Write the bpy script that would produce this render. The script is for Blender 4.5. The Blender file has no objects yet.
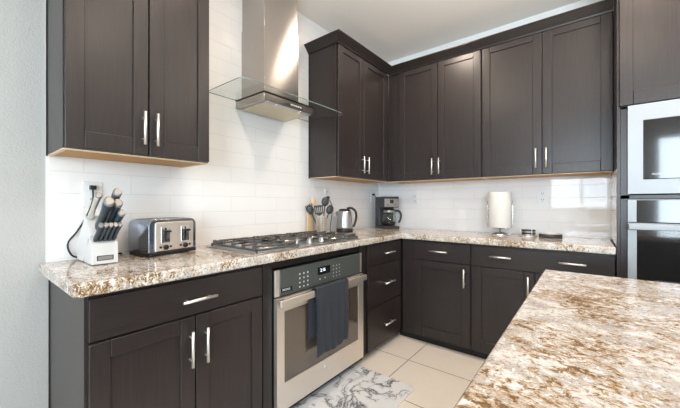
import bpy, bmesh, math, random
from mathutils import Vector, Matrix
random.seed(7)
S = bpy.context.scene
C = S.collection
PI = math.pi

# ---------------------------------------------------------------- camera, world, lights, exposure
FLOOR = -0.06
CEIL = 2.86
cd = bpy.data.cameras.new('camera')
cam = bpy.data.objects.new('camera', cd); C.objects.link(cam)
cd.sensor_fit = 'HORIZONTAL'; cd.sensor_width = 36
cd.lens = 312.46 / 680 * 36
cd.clip_start = 0.02
cam.location = (1.98, -3.244, 1.185)
cam.rotation_euler = (PI / 2, 0, 0.6714)
S.camera = cam

S.view_settings.view_transform = 'Standard'
S.view_settings.look = 'None'
S.view_settings.gamma = 1
S.view_settings.exposure = -0.06
try: S.view_settings.use_curve_mapping = False
except Exception: pass
S.cycles.use_denoising = True
S.cycles.max_bounces = 10
S.cycles.diffuse_bounces = 6
S.cycles.glossy_bounces = 5
S.cycles.transmission_bounces = 8
S.cycles.transparent_max_bounces = 12
S.cycles.caustics_reflective = False
S.cycles.caustics_refractive = False
S.cycles.sample_clamp_indirect = 8

w = bpy.data.worlds.new('sky'); S.world = w; w.use_nodes = True
bg = w.node_tree.nodes['Background']
bg.inputs[0].default_value = (0.80, 0.90, 1.0, 1)
bg.inputs[1].default_value = 2.2

def area(name, loc, rot, sx, sy, energy, col, shape='RECTANGLE', spread=180):
    l = bpy.data.lights.new(name, 'AREA'); l.shape = shape
    l.size = sx
    if shape in ('RECTANGLE', 'ELLIPSE'): l.size_y = sy
    l.energy = energy; l.color = col; l.spread = math.radians(spread)
    o = bpy.data.objects.new(name, l); C.objects.link(o)
    o.location = loc; o.rotation_euler = rot
    return o

DAY = (0.74, 0.86, 1.0)
WARM = (1.0, 0.84, 0.68)
# the room: windows in the back wall, one added on the right for light (x0, x1, z0, z1)
YB = -6.2
XR = 5.2
BACK_WIN = [(1.22, 2.50, 1.06, 2.40), (2.95, 4.95, 0.10, 2.45)]
ADDED_RIGHT_WIN = [(-4.9, -2.6, 0.1, 2.35)]
for i, (a, b, c, d) in enumerate(BACK_WIN):
    area('window_daylight', ((a + b) / 2, YB - 0.16, (c + d) / 2), (PI / 2, 0, 0), b - a, d - c, (100, 260)[i], DAY)
for (a, b, c, d) in ADDED_RIGHT_WIN:
    area('added_side_fill', (XR + 0.16, (a + b) / 2, (c + d) / 2), (PI / 2, 0, PI / 2), b - a, d - c, 12, DAY)  # extra side light, set in the added right window
CANS = [(0.92, -2.4), (0.92, -1.0), (2.3, -1.0), (2.3, -2.4), (3.7, -1.0), (3.7, -2.6), (1.2, -4.2), (3.2, -4.4)]
CAN_W = 9
area('added_ceiling_fill', (2.0, -1.7, 1.9), (PI, 0, 0), 1.2, 1.2, 20, (1.0, .93, .86))  # added unseen fill facing up, there to brighten the ceiling

# ---------------------------------------------------------------- materials
def mat(name, col=(.8, .8, .8), rough=.5, metal=0, coat=0, spec=.5, trans=0, ior=1.45, emit=None, es=0):
    m = bpy.data.materials.new(name); m.use_nodes = True
    p = m.node_tree.nodes['Principled BSDF']
    p.inputs['Base Color'].default_value = (*col, 1)
    p.inputs['Roughness'].default_value = rough
    p.inputs['Metallic'].default_value = metal
    p.inputs['Coat Weight'].default_value = coat
    p.inputs['Coat Roughness'].default_value = .08
    p.inputs['Specular IOR Level'].default_value = spec
    p.inputs['Transmission Weight'].default_value = trans
    p.inputs['IOR'].default_value = ior
    if emit:
        p.inputs['Emission Color'].default_value = (*emit, 1); p.inputs['Emission Strength'].default_value = es
    return m

class NT:
    def __init__(s, m):
        s.m = m; s.t = m.node_tree; s.p = s.t.nodes['Principled BSDF']
    def n(s, typ, **kw):
        nd = s.t.nodes.new(typ)
        for k, v in kw.items():
            if k.startswith('i_'):
                nd.inputs[k[2:].replace('_', ' ')].default_value = v
            else: setattr(nd, k, v)
        return nd
    def l(s, a, b): s.t.links.new(a, b)
    def coords(s, scale=(1, 1, 1), rot=(0, 0, 0), loc=(0, 0, 0), src='Object'):
        tc = s.n('ShaderNodeTexCoord'); mp = s.n('ShaderNodeMapping')
        mp.inputs['Scale'].default_value = scale; mp.inputs['Rotation'].default_value = rot; mp.inputs['Location'].default_value = loc
        s.l(tc.outputs[src], mp.inputs['Vector']); return mp.outputs['Vector']
    def ramp(s, fac, stops, interp='LINEAR'):
        r = s.n('ShaderNodeValToRGB'); e = r.color_ramp; e.interpolation = interp
        while len(e.elements) < len(stops): e.elements.new(.5)
        for el, (pos, c) in zip(e.elements, stops):
            el.position = pos; el.color = (*c, 1) if len(c) == 3 else c
        s.l(fac, r.inputs['Fac']); return r.outputs['Color']
    def noise(s, vec, scale, detail=4, rough=.55, dist=0):
        nd = s.n('ShaderNodeTexNoise'); nd.inputs['Scale'].default_value = scale; nd.inputs['Detail'].default_value = detail
        nd.inputs['Roughness'].default_value = rough; nd.inputs['Distortion'].default_value = dist
        s.l(vec, nd.inputs['Vector']); return nd.outputs['Fac']
    def mix(s, fac, a, b):
        nd = s.n('ShaderNodeMix', data_type='RGBA')
        if isinstance(fac, (int, float)): nd.inputs[0].default_value = fac
        else: s.l(fac, nd.inputs[0])
        for k, x in ((6, a), (7, b)):
            if isinstance(x, tuple): nd.inputs[k].default_value = (*x, 1)
            else: s.l(x, nd.inputs[k])
        return nd.outputs[2]
    def bump(s, h, strength=.2, dist=.002):
        b = s.n('ShaderNodeBump'); b.inputs['Strength'].default_value = strength; b.inputs['Distance'].default_value = dist
        s.l(h, b.inputs['Height']); s.l(b.outputs['Normal'], s.p.inputs['Normal'])

M = {}
def wood(name, c0, c1, rough, vertical=True):
    m = mat(name, c0, rough, coat=.0); t = NT(m)
    v = t.coords((60, 60, 2.2) if vertical else (2.2, 60, 60))
    f = t.noise(v, 2.2, 5, .6)
    t.l(t.ramp(f, [(.3, c0), (.7, c1)]), t.p.inputs['Base Color'])
    t.bump(f, .08, .0006)
    if 'espresso' in name: t.p.inputs['Specular IOR Level'].default_value = .55
    return m
M['espresso'] = wood('espresso_wood', (.020, .0145, .0138), (.031, .0235, .022), .32)
M['espresso_h'] = wood('espresso_wood_horizontal', (.020, .0145, .0138), (.031, .0235, .022), .32, False)
M['espresso_dark'] = wood('espresso_trim', (.012, .009, .008), (.02, .015, .013), .4)
M['kick'] = mat('toe_kick_black', (.008, .007, .007), .6)
M['maple'] = wood('maple_underside', (.42, .18, .02), (.52, .25, .035), .5, False)
M['cap'] = mat('dark_nickel_cap', (.30, .29, .28), .45, .6)
M['trim_metal'] = mat('built_in_trim_metal', (.34, .35, .36), .55, .9)
M['rim'] = wood('pale_wood_rim', (.66, .50, .30), (.74, .58, .38), .5, False)
M['nickel'] = mat('brushed_nickel', (.84, .82, .78), .42, 1)
M['steel'] = mat('stainless_steel', (.92, .86, .79), .44, 1)
t = NT(M['steel']); v = t.coords((1, 1, 1)); 

M['steel_white'] = mat('brushed_stainless_trim', (.50, .51, .52), .34, 1)
M['chim'] = mat('chimney_stainless', (.44, .41, .385), .20, 1)
t = NT(M['chim']); _f = t.noise(t.coords((3, 3, 500)), 1.0, 2, .5); t.bump(_f, .03, .0006)
t.p.inputs['Anisotropic'].default_value = .85; t.p.inputs['Anisotropic Rotation'].default_value = .25
_tg = t.n('ShaderNodeTangent', direction_type='RADIAL', axis='Z'); t.l(_tg.outputs[0], t.p.inputs['Tangent'])

M['slate'] = mat('slate_control_glass', (.085, .095, .088), .28, .2, coat=.4)
M['black_glass'] = mat('black_glass', (.012, .012, .012), .04, 0, coat=1)
M['oven_glass'] = mat('oven_window_glass', (.075, .058, .044), .03, 0, coat=1, spec=.9)
M['black'] = mat('black_plastic', (.012, .012, .013), .35)
M['char'] = mat('charcoal_plastic', (.035, .038, .042), .4)
M['iron'] = mat('cast_iron', (.085, .078, .072), .45)
M['brass'] = mat('brass_burner', (.70, .42, .16), .35, 1)
M['chrome'] = mat('chrome', (.85, .85, .86), .08, 1)
M['darkchrome'] = mat('dark_chrome', (.30, .33, .38), .12, 1)
M['white'] = mat('white_plastic', (.78, .78, .775), .35)
M['blockwhite'] = mat('white_painted_wood', (.64, .63, .615), .4)
M['handle'] = mat('slate_blue_handle', (.035, .048, .060), .38)
M['paper'] = mat('white_paper', (.66, .65, .62), .9)
M['lightwood'] = wood('light_rolling_pin_wood', (.60, .42, .24), (.70, .52, .32), .5)
M['woodspoon'] = mat('wooden_spoon', (.62, .44, .28), .6)
M['ceil'] = mat('ceiling_paint', (.86, .81, .755), .9)
M['trimwhite'] = mat('white_trim_paint', (.86, .855, .84), .5)
M['led'] = mat('display_digits', (.1, .1, .1), .5, emit=(.8, .9, 1), es=2.0)
M['ink'] = mat('white_print', (.75, .75, .75), .5)
M['ink_grey'] = mat('grey_print', (.35, .35, .36), .5)
M['lamp'] = mat('lamp_lens', (.9, .9, .9), .5, emit=(1, .86, .68), es=9)
M['coffee'] = mat('coffee_liquid', (.02, .01, .006), .2)
M['filter'] = mat('hood_filter', (.62, .55, .40), .45, .3)

# textured wall paint (orange peel)
m = M['wall'] = mat('wall_paint', (.43, .425, .41), .5); t = NT(m)
f = t.noise(t.coords((1, 1, 1)), 120, 3, .5); t.bump(f, .55, .003)
f2 = t.noise(t.coords((1, 1, 1)), 90, 2, .5)
f = t.noise(t.coords(), 60, 2); 
m = M['ceil']; t = NT(m); t.bump(t.noise(t.coords(), 140, 3), .25, .002)

# glossy white tiles
def tile(name, horiz):
    m = mat(name, (.80, .79, .77), .05); t = NT(m)
    tc = t.n('ShaderNodeTexCoord'); sep = t.n('ShaderNodeSeparateXYZ'); cb = t.n('ShaderNodeCombineXYZ')
    t.l(tc.outputs['Object'], sep.inputs[0])
    t.l(sep.outputs[horiz], cb.inputs[0]); t.l(sep.outputs['Z'], cb.inputs[1])
    mp = t.n('ShaderNodeMapping'); t.l(cb.outputs[0], mp.inputs[0])
    mp.inputs['Location'].default_value = (2.816 + .412 * 10, -.923 + .105 * 20 - .105, 0)
    b = t.n('ShaderNodeTexBrick'); t.l(mp.outputs[0], b.inputs['Vector'])
    b.offset = .5; b.offset_frequency = 2; b.squash = 1
    b.inputs['Scale'].default_value = 1; b.inputs['Mortar Size'].default_value = .0014
    b.inputs['Mortar Smooth'].default_value = .3; b.inputs['Bias'].default_value = 0
    b.inputs['Brick Width'].default_value = .412; b.inputs['Row Height'].default_value = .105
    b.inputs['Color1'].default_value = (.83, .815, .805, 1); b.inputs['Color2'].default_value = (.81, .795, .785, 1)
    b.inputs['Mortar'].default_value = (.66, .65, .63, 1)
    t.l(b.outputs['Color'], t.p.inputs['Base Color'])
    inv = t.n('ShaderNodeMath', operation='SUBTRACT'); inv.inputs[0].default_value = 1; t.l(b.outputs['Fac'], inv.inputs[1])
    rr = t.n('ShaderNodeMapRange'); t.l(b.outputs['Fac'], rr.inputs[0]); rr.inputs[3].default_value = .05; rr.inputs[4].default_value = .6
    t.l(rr.outputs[0], t.p.inputs['Roughness'])
    wav = t.noise(tc.outputs['Object'], 6, 2)
    ad = t.n('ShaderNodeMath', operation='MULTIPLY_ADD'); t.l(wav, ad.inputs[0]); ad.inputs[1].default_value = .15; t.l(inv.outputs[0], ad.inputs[2])
    t.bump(ad.outputs[0], .5, .0015)
    return m
M['tile_y'] = tile('white_tile_y', 'Y'); M['tile_x'] = tile('white_tile_x', 'X')

# floor tiles
m = M['floor'] = mat('floor_tile', (.6, .5, .4), .3); t = NT(m)
v = t.coords(loc=(-.856 + .484 * 10, .952 + .484 * 30, 0))
b = t.n('ShaderNodeTexBrick'); t.l(v, b.inputs['Vector']); b.offset = 0
b.inputs['Scale'].default_value = 1; b.inputs['Mortar Size'].default_value = .0045; b.inputs['Mortar Smooth'].default_value = .2
b.inputs['Brick Width'].default_value = .484; b.inputs['Row Height'].default_value = .484
b.inputs['Color1'].default_value = (.75, .68, .605, 1); b.inputs['Color2'].default_value = (.73, .655, .565, 1); b.inputs['Mortar'].default_value = (.20, .16, .13, 1)
f = t.noise(t.coords(), 9, 6, .6)
t.l(t.mix(t.ramp(f, [(.35, (0, 0, 0)), (.75, (.45, .45, .45))]), b.outputs['Color'], (.78, .72, .64)), t.p.inputs['Base Color'])
inv = t.n('ShaderNodeMath', operation='SUBTRACT'); inv.inputs[0].default_value = 1; t.l(b.outputs['Fac'], inv.inputs[1])
t.bump(inv.outputs[0], .4, .002)

def granite(name, rot, stretch, k, fleck, lo, hi, thr):
    """mottled cream stone: k scales the size of the blotches"""
    m = mat(name, hi, .10, coat=.0, spec=.45); t = NT(m)
    t.p.inputs['Coat Roughness'].default_value = .04
    v = t.coords((1, stretch, 1), rot=(0, 0, rot)); v2 = t.coords((1, 1, 1), loc=(4, 2, 7))
    c = t.ramp(t.noise(v, 5 * k, 5, .6, .6), [(.36, (.40, .375, .36)), (.47, lo), (.60, hi)])
    area_ = t.noise(v2, 2.2 * k, 3, .55)
    br = t.noise(v, 24 * k, 9, .76, .5)
    mul = t.n('ShaderNodeMath', operation='MULTIPLY_ADD'); t.l(area_, mul.inputs[0]); mul.inputs[1].default_value = .45; t.l(br, mul.inputs[2])
    c = t.mix(t.ramp(mul.outputs[0], [(thr, (0, 0, 0)), (thr + .05, (.85, .85, .85))]), c, (.40, .255, .115))
    c = t.mix(t.ramp(mul.outputs[0], [(thr + .055, (0, 0, 0)), (thr + .10, (.9, .9, .9))]), c, (.13, .068, .026))
    c = t.mix(t.ramp(t.noise(v, 24 * k, 6, .7, .5), [(.34, (.85, .85, .85)), (.42, (0, 0, 0))]), c, (.82, .80, .77))
    gr = t.noise(v2, 30 * k, 7, .75, .4)
    c = t.mix(t.ramp(gr, [(.585, (0, 0, 0)), (.65, (.8, .8, .8))]), c, (.27, .235, .22))
    c = t.mix(t.ramp(t.noise(v2, 130, 4, .75), [(.55, (0, 0, 0)), (.61, (fleck,) * 3)]), c, (.10, .075, .065))
    c = t.mix(t.ramp(t.noise(v2, 110, 3, .7), [(.34, (fleck,) * 3), (.42, (0, 0, 0))]), c, (.86, .85, .83))
    t.l(c, t.p.inputs['Base Color'])
    return m
M['granite'] = granite('granite_perimeter', .5, 1.4, 2.0, .95, (.54, .48, .415), (.67, .635, .59), .738)
M['granite2'] = granite('granite_island', .9, 1.3, 1.9, .6, (.42, .375, .34), (.61, .585, .56), .722)

# marble mat
m = M['marble'] = mat('marble_print_mat', (.7, .7, .7), .35); t = NT(m)
nz = t.n('ShaderNodeTexNoise'); nz.inputs['Scale'].default_value = 4.6; nz.inputs['Detail'].default_value = 8; nz.inputs['Roughness'].default_value = .62; nz.inputs['Distortion'].default_value = 1.0
t.l(t.coords(loc=(3.1, 1.7, 0)), nz.inputs['Vector'])
ab = t.n('ShaderNodeMath', operation='SUBTRACT'); t.l(nz.outputs['Fac'], ab.inputs[0]); ab.inputs[1].default_value = .5
a2 = t.n('ShaderNodeMath', operation='ABSOLUTE'); t.l(ab.outputs[0], a2.inputs[0])
c = t.ramp(a2.outputs[0], [(0, (.05, .05, .06)), (.008, (.16, .16, .18)), (.02, (.52, .53, .55)), (.06, (.72, .72, .73))])
msk = t.noise(t.coords(loc=(5, 5, 0)), 4.5, 3)
c = t.mix(t.ramp(msk, [(.36, (1, 1, 1)), (.50, (0, 0, 0))]), c, (.70, .71, .72))
t.l(c, t.p.inputs['Base Color'])

# towel cloth
m = M['towel'] = mat('slate_blue_terry', (.03, .035, .045), .95); t = NT(m)
f = t.noise(t.coords(), 260, 3, .6); t.bump(f, .9, .004)
t.l(t.ramp(f, [(.3, (.010, .013, .019)), (.7, (.026, .031, .042))]), t.p.inputs['Base Color'])
t.p.inputs['Sheen Weight'].default_value = .08

def clear(name, tint, refl=.12):
    m = bpy.data.materials.new(name); m.use_nodes = True; nt = m.node_tree; nt.nodes.clear()
    o = nt.nodes.new('ShaderNodeOutputMaterial'); mx = nt.nodes.new('ShaderNodeMixShader')
    tr = nt.nodes.new('ShaderNodeBsdfTransparent'); tr.inputs[0].default_value = (*tint, 1)
    gl = nt.nodes.new('ShaderNodeBsdfGlossy'); gl.inputs['Roughness'].default_value = .02
    fr = nt.nodes.new('ShaderNodeLayerWeight'); fr.inputs[0].default_value = .5
    pw = nt.nodes.new('ShaderNodeMath'); pw.operation = 'POWER'; pw.inputs[1].default_value = 4
    ma = nt.nodes.new('ShaderNodeMath'); ma.operation = 'MULTIPLY_ADD'; ma.inputs[1].default_value = refl; ma.inputs[2].default_value = .03
    nt.links.new(fr.outputs['Facing'], pw.inputs[0]); nt.links.new(pw.outputs[0], ma.inputs[0]); nt.links.new(ma.outputs[0], mx.inputs[0]); nt.links.new(tr.outputs[0], mx.inputs[1]); nt.links.new(gl.outputs[0], mx.inputs[2])
    nt.links.new(mx.outputs[0], o.inputs[0]); return m
M['glass'] = clear('clear_glass', (.97, .985, .975), .5)
M['hoodglass'] = clear('canopy_glass', (.93, .95, .94), .25)
M['glassedge'] = mat('glass_edge', (.16, .22, .20), .1, 0, coat=1)

# ---------------------------------------------------------------- mesh helpers
class MB:
    def __init__(s): s.bm = bmesh.new()
    def box(s, x0, x1, y0, y1, z0, z1, mtx=None):
        vs = [s.bm.verts.new(Vector((x, y, z)) if mtx is None else mtx @ Vector((x, y, z))) for x in (x0, x1) for y in (y0, y1) for z in (z0, z1)]
        for f in ((0, 1, 3, 2), (4, 6, 7, 5), (0, 4, 5, 1), (2, 3, 7, 6), (0, 2, 6, 4), (1, 5, 7, 3)):
            s.bm.faces.new([vs[i] for i in f])
        return s
    def tube(s, pts, r, seg=10, cap=True):
        pts = [Vector(p) for p in pts]; rings = []
        rr = r if isinstance(r, (list, tuple)) else [r] * len(pts)
        up = None
        for i, p in enumerate(pts):
            d = (pts[min(i + 1, len(pts) - 1)] - pts[max(i - 1, 0)]).normalized()
            if up is None:
                up = Vector((0, 0, 1)) if abs(d.z) < .9 else Vector((1, 0, 0))
            a = d.cross(up).normalized(); b = a.cross(d).normalized(); up = b
            rings.append([s.bm.verts.new(p + (a * math.cos(k / seg * 2 * PI) + b * math.sin(k / seg * 2 * PI)) * rr[i]) for k in range(seg)])
        for i in range(len(rings) - 1):
            for k in range(seg):
                f = s.bm.faces.new([rings[i][k], rings[i][(k + 1) % seg], rings[i + 1][(k + 1) % seg], rings[i + 1][k]]); f.smooth = True
        if cap:
            s.bm.faces.new(rings[0]); s.bm.faces.new(rings[-1])
        return s
    def lathe(s, prof, seg=32, c=(0, 0, 0), mtx=None):
        rings = []
        for (r, z) in prof:
            rings.append([s.bm.verts.new((mtx or Matrix()) @ Vector((c[0] + r * math.cos(k / seg * 2 * PI), c[1] + r * math.sin(k / seg * 2 * PI), c[2] + z))) for k in range(seg)])
        for i in range(len(rings) - 1):
            for k in range(seg):
                f = s.bm.faces.new([rings[i][k], rings[i][(k + 1) % seg], rings[i + 1][(k + 1) % seg], rings[i + 1][k]]); f.smooth = True
        if prof[0][0] > 1e-5: s.bm.faces.new(rings[0])
        if prof[-1][0] > 1e-5: s.bm.faces.new(rings[-1])
        bmesh.ops.remove_doubles(s.bm, verts=s.bm.verts[:], dist=1e-6)
        return s
    def prism(s, poly, a0, a1, axis='y', mtx=None):
        def P(p, a):
            v = {'y': (p[0], a, p[1]), 'x': (a, p[0], p[1]), 'z': (p[0], p[1], a)}[axis]
            return Vector(v) if mtx is None else mtx @ Vector(v)
        A = [s.bm.verts.new(P(p, a0)) for p in poly]; B = [s.bm.verts.new(P(p, a1)) for p in poly]
        n = len(poly)
        for i in range(n): s.bm.faces.new([A[i], A[(i + 1) % n], B[(i + 1) % n], B[i]])
        s.bm.faces.new(A); s.bm.faces.new(B[::-1]); return s
    def build(s, name, m, parent=None, bevel=0, seg=2, smooth=False, label=None, loc=None):
        bmesh.ops.recalc_face_normals(s.bm, faces=s.bm.faces[:])
        me = bpy.data.meshes.new(name)
        if smooth:
            for f in s.bm.faces: f.smooth = True
        s.bm.to_mesh(me); s.bm.free()
        o = bpy.data.objects.new(name, me); C.objects.link(o)
        me.materials.append(m if not isinstance(m, str) else M[m])
        if parent: o.parent = parent
        if loc: o.location = loc
        if bevel:
            b = o.modifiers.new('bevel', 'BEVEL'); b.width = bevel; b.segments = seg; b.limit_method = 'ANGLE'; b.angle_limit = math.radians(40)
            b.harden_normals = False
            if seg > 1:
                for f in me.polygons: f.use_smooth = True
                ws = o.modifiers.new('wn', 'WEIGHTED_NORMAL'); ws.keep_sharp = True
        if label: o['label'] = label
        return o

def thing(name, label, cat, loc=(0, 0, 0), rotz=0, group=None):
    o = bpy.data.objects.new(name, None); C.objects.link(o)
    o.location = loc; o.rotation_euler = (0, 0, rotz); o['label'] = label; o['category'] = cat
    o.empty_display_size = .05
    if group: o['group'] = group
    return o
def tag(o, label, cat, group=None):
    o['label'] = label; o['category'] = cat
    if group: o['group'] = group
    return o
def struct(name, mb, m, bevel=0, label=None):
    o = mb.build(name, m, None, bevel); o['kind'] = 'structure'
    return o
def box(*a): return MB().box(*a)
def catmull(pts, n=6):
    P = [Vector(p) for p in pts]; P = [P[0] * 2 - P[1]] + P + [P[-1] * 2 - P[-2]]; out = []
    for i in range(1, len(P) - 2):
        for k in range(n):
            t = k / n
            out.append(.5 * ((2 * P[i]) + (P[i + 1] - P[i - 1]) * t + (2 * P[i - 1] - 5 * P[i] + 4 * P[i + 1] - P[i + 2]) * t * t + (3 * P[i] - P[i - 1] - 3 * P[i + 1] + P[i + 2]) * t ** 3))
    out.append(P[-2]); return out
def text(name, s, size, m, parent, loc, rot, ext=.0004, ax='CENTER'):
    cu = bpy.data.curves.new(name, 'FONT'); cu.body = s; cu.size = size; cu.extrude = ext; cu.align_x = ax; cu.align_y = 'CENTER'
    tmp = bpy.data.objects.new(name, cu); C.objects.link(tmp)
    dg = bpy.context.evaluated_depsgraph_get(); dg.update()
    me = bpy.data.meshes.new_from_object(tmp.evaluated_get(dg))
    bpy.data.objects.remove(tmp)
    o = bpy.data.objects.new(name, me); C.objects.link(o); o.parent = parent; o.location = loc; o.rotation_euler = rot
    me.materials.clear(); me.materials.append(M[m]); return o

# ---------------------------------------------------------------- the room
YT = -2.944           # left end of the tile on the left wall
o = struct('floor', box(-.1, XR + .1, YB - .1, .1, FLOOR - .1, FLOOR), 'floor')
struct('ceiling', box(-.1, XR + .1, YB - .1, .1, CEIL, CEIL + .1), 'ceil')
struct('wall_left', box(-.12, -.006, YB - .1, .0, FLOOR, CEIL), 'wall')
struct('trim_1', box(-.006, .0, YT, 0, .90, CEIL), 'tile_y')        # tiled face of the left wall
struct('trim_2', box(-.006, .0005, YT - .012, YT, .90, CEIL), 'trimwhite')
struct('wall_back', box(-.12, XR + .12, .006, .12, FLOOR, CEIL), 'trimwhite')
struct('trim_3', box(0, 2.122, 0, .006, .90, 2.62), 'tile_x')
def wall_with_holes(axis, pos0, pos1, a0, a1, holes):
    mb = MB(); 
    def bx(u0, u1, z0, z1):
        if axis == 'x': mb.box(u0, u1, pos0, pos1, z0, z1)
        else: mb.box(pos0, pos1, u0, u1, z0, z1)
    cur = a0
    for (u0, u1, z0, z1) in sorted(holes):
        bx(cur, u0, FLOOR, CEIL); bx(u0, u1, FLOOR, z0); bx(u0, u1, z1, CEIL); cur = u1
    bx(cur, a1, FLOOR, CEIL); return mb
struct('wall_front', wall_with_holes('x', YB - .12, YB, -.12, XR + .12, BACK_WIN), 'wall')
struct('wall_right', wall_with_holes('y', XR, XR + .12, YB, .006, ADDED_RIGHT_WIN), 'wall')
n = 0
for (a, b, c, d) in BACK_WIN:
    n += 1
    mb = MB(); t_ = .045
    for q in ((a, b, c, c + t_), (a, b, d - t_, d), (a, a + t_, c, d), (b - t_, b, c, d), ((a + b) / 2 - .02, (a + b) / 2 + .02, c, d)):
        mb.box(q[0], q[1], YB - .07, YB - .03, q[2], q[3])
    fr = struct('window_%d' % n, mb, 'trimwhite')
    box(a + .02, b - .02, YB - .054, YB - .050, c + .02, d - .02).build('pane', 'glass', fr)
for (a, b, c, d) in ADDED_RIGHT_WIN:
    n += 1
    mb = MB(); t_ = .05
    for q in ((a, b, c, c + t_), (a, b, d - t_, d), (a, a + t_, c, d), (b - t_, b, c, d), ((a + b) / 2 - .03, (a + b) / 2 + .03, c, d)):
        mb.box(XR + .03, XR + .07, q[0], q[1], q[2], q[3])
    fr = struct('window_%d' % n, mb, 'trimwhite')  # out of view, added to let more light into the room
    box(XR + .050, XR + .054, a + .02, b - .02, c + .02, d - .02).build('pane', 'glass', fr)
struct('baseboard_left', box(-.006, .008, YB, -2.96, FLOOR, FLOOR + .09), 'trimwhite')

# recessed ceiling lamps
for i, (x, y) in enumerate(CANS):
    place = ['above the counter left of the range hood', 'above the aisle in front of the corner drawers', 'above the coffee end aisle by the wall ovens',
             'above the island', 'in the far right corner of the room', 'right of the island', 'behind the island near the left wall', 'behind the island on the right'][i]
    r = thing('ceiling_light', 'round white recessed ceiling lamp ' + place, 'ceiling light', (x, y, CEIL), 0, 'recessed ceiling lamps')
    MB().lathe([(.062, -.001), (.085, -.001), (.088, -.006), (.07, -.010), (.062, -.006)], 32).build('trim_ring', 'trimwhite', r)
    MB().lathe([(.0, -.003), (.061, -.003), (.061, -.005), (0, -.005)], 32).build('lens', 'lamp', r)
    a = area('lamp_light', (x, y, CEIL - .02), (0, 0, 0),   .13, .13, CAN_W * (((1.7 if y > -1.5 else 1.2) if x < 1 else (1.5 if y > -1.5 else .9)) if y > -3 else .7), WARM, 'DISK'); a.parent = r; a.location = (0, 0, -.012)

# ---------------------------------------------------------------- cabinets
def pull(parent, x, z, y, L, vertical):
    """bar pull in the local frame: front faces -y"""
    r = .0066; off = .032; mb = MB()
    if vertical:
        mb.tube([(x, y - off, z - L / 2), (x, y - off, z + L / 2)], r, 12)
        for s in (-1, 1): mb.tube([(x, y, z + s * L * .32), (x, y - off, z + s * L * .32)], .0045, 8)
    else:
        mb.tube([(x - L / 2, y - off, z), (x + L / 2, y - off, z)], r, 12)
        for s in (-1, 1): mb.tube([(x + s * L * .32, y, z), (x + s * L * .32, y - off, z)], .0045, 8)
    return mb.build('handle', 'nickel', parent)
def shaker(parent, x0, x1, z0, z1, yf, st=.062, rt=.062, rb=.075, th=.02):
    mb = MB(); e = .0006
    mb.box(x0, x0 + st, yf, yf + th, z0, z1); mb.box(x1 - st, x1, yf, yf + th, z0, z1)
    mb.box(x0 + st + e, x1 - st - e, yf + .0004, yf + th, z1 - rt, z1); mb.box(x0 + st + e, x1 - st - e, yf + .0004, yf + th, z0, z0 + rb)
    d = mb.build('door', 'espresso', parent, .0028, 2)
    box(x0 + st - .003, x1 - st + .003, yf + .010, yf + th - .002, z0 + rb - .003, z1 - rt + .003).build('panel', 'espresso', d)
    return d
def slab(parent, x0, x1, z0, z1, yf, th=.02):
    return box(x0, x1, yf, yf + th, z0, z1).build('drawer', 'espresso_h', parent, .002, 2)

GAP = .003
def wall_cab(label, W, D, z0, z1, doors, loc, rotz, top=True):
    """doors: (x0,x1,handle x) ; root at the wall, local front -y"""
    r = thing('wall_cabinet', label, 'cabinet', loc, rotz, 'dark wall cabinets')
    box(0, W, -D + .021, 0, z0, z1).build('body', 'espresso', r, .001, 1)
    box(.016, W - .016, -D + .036, -.014, z0 - .0022, z0 - .0002).build('underside', 'maple', r, label='pale maple underside')
    mb = MB(); mb.box(.002, W - .002, -D + .0225, -D + .0355, z0 - .006, z0 - .0002)
    mb.box(.002, .0155, -D + .036, -.002, z0 - .006, z0 - .0002); mb.box(W - .0155, W - .002, -D + .036, -.002, z0 - .006, z0 - .0002)
    mb.build('bottom_rim', 'rim', r, label='pale wooden bottom rim')
    for (a, b, hx) in doors:
        d = shaker(r, a, b, z0 + .002, z1 - .004, -D)
        pull(d, hx, z0 + .125, -D, .155, True)
    if loc[0] < .01 and loc[1] < -1: scribe(r, z0 - .006, z1, -.0002)
    return r
UZ0, UZ1 = 1.42, 2.55
U = .3375
def scribe(parent, z0, z1, x): box(x - .004, x, -.012, -.001, z0, z1).build('scribe_strip', 'espresso_dark', parent)
wall_cab('large two door dark wall cabinet left of the range hood', .617, U, 1.414, 2.55,
         [(.004, .307, .283), (.313, .613, .338)], (.001, -2.953, 0), PI / 2)
wall_cab('two door dark wall cabinet right of the hood, above the kettle', .889, U, UZ0, UZ1,
         [(.010, .388, .352), (.394, .815, .430)], (.001, -1.207, 0), PI / 2)
wall_cab('dark two door wall cabinet above the coffee maker, left pair on the far wall', .930, U, UZ0, UZ1,
         [(.130, .533, .493), (.539, .925, .560)], (.318, -.001, 0), 0)
wall_cab('dark two door wall cabinet above the paper towels, beside the tall oven cabinet', .868, U, UZ0, UZ1,
         [(.005, .444, .406), (.449, .862, .475)], (1.25, -.001, 0), 0)

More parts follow.
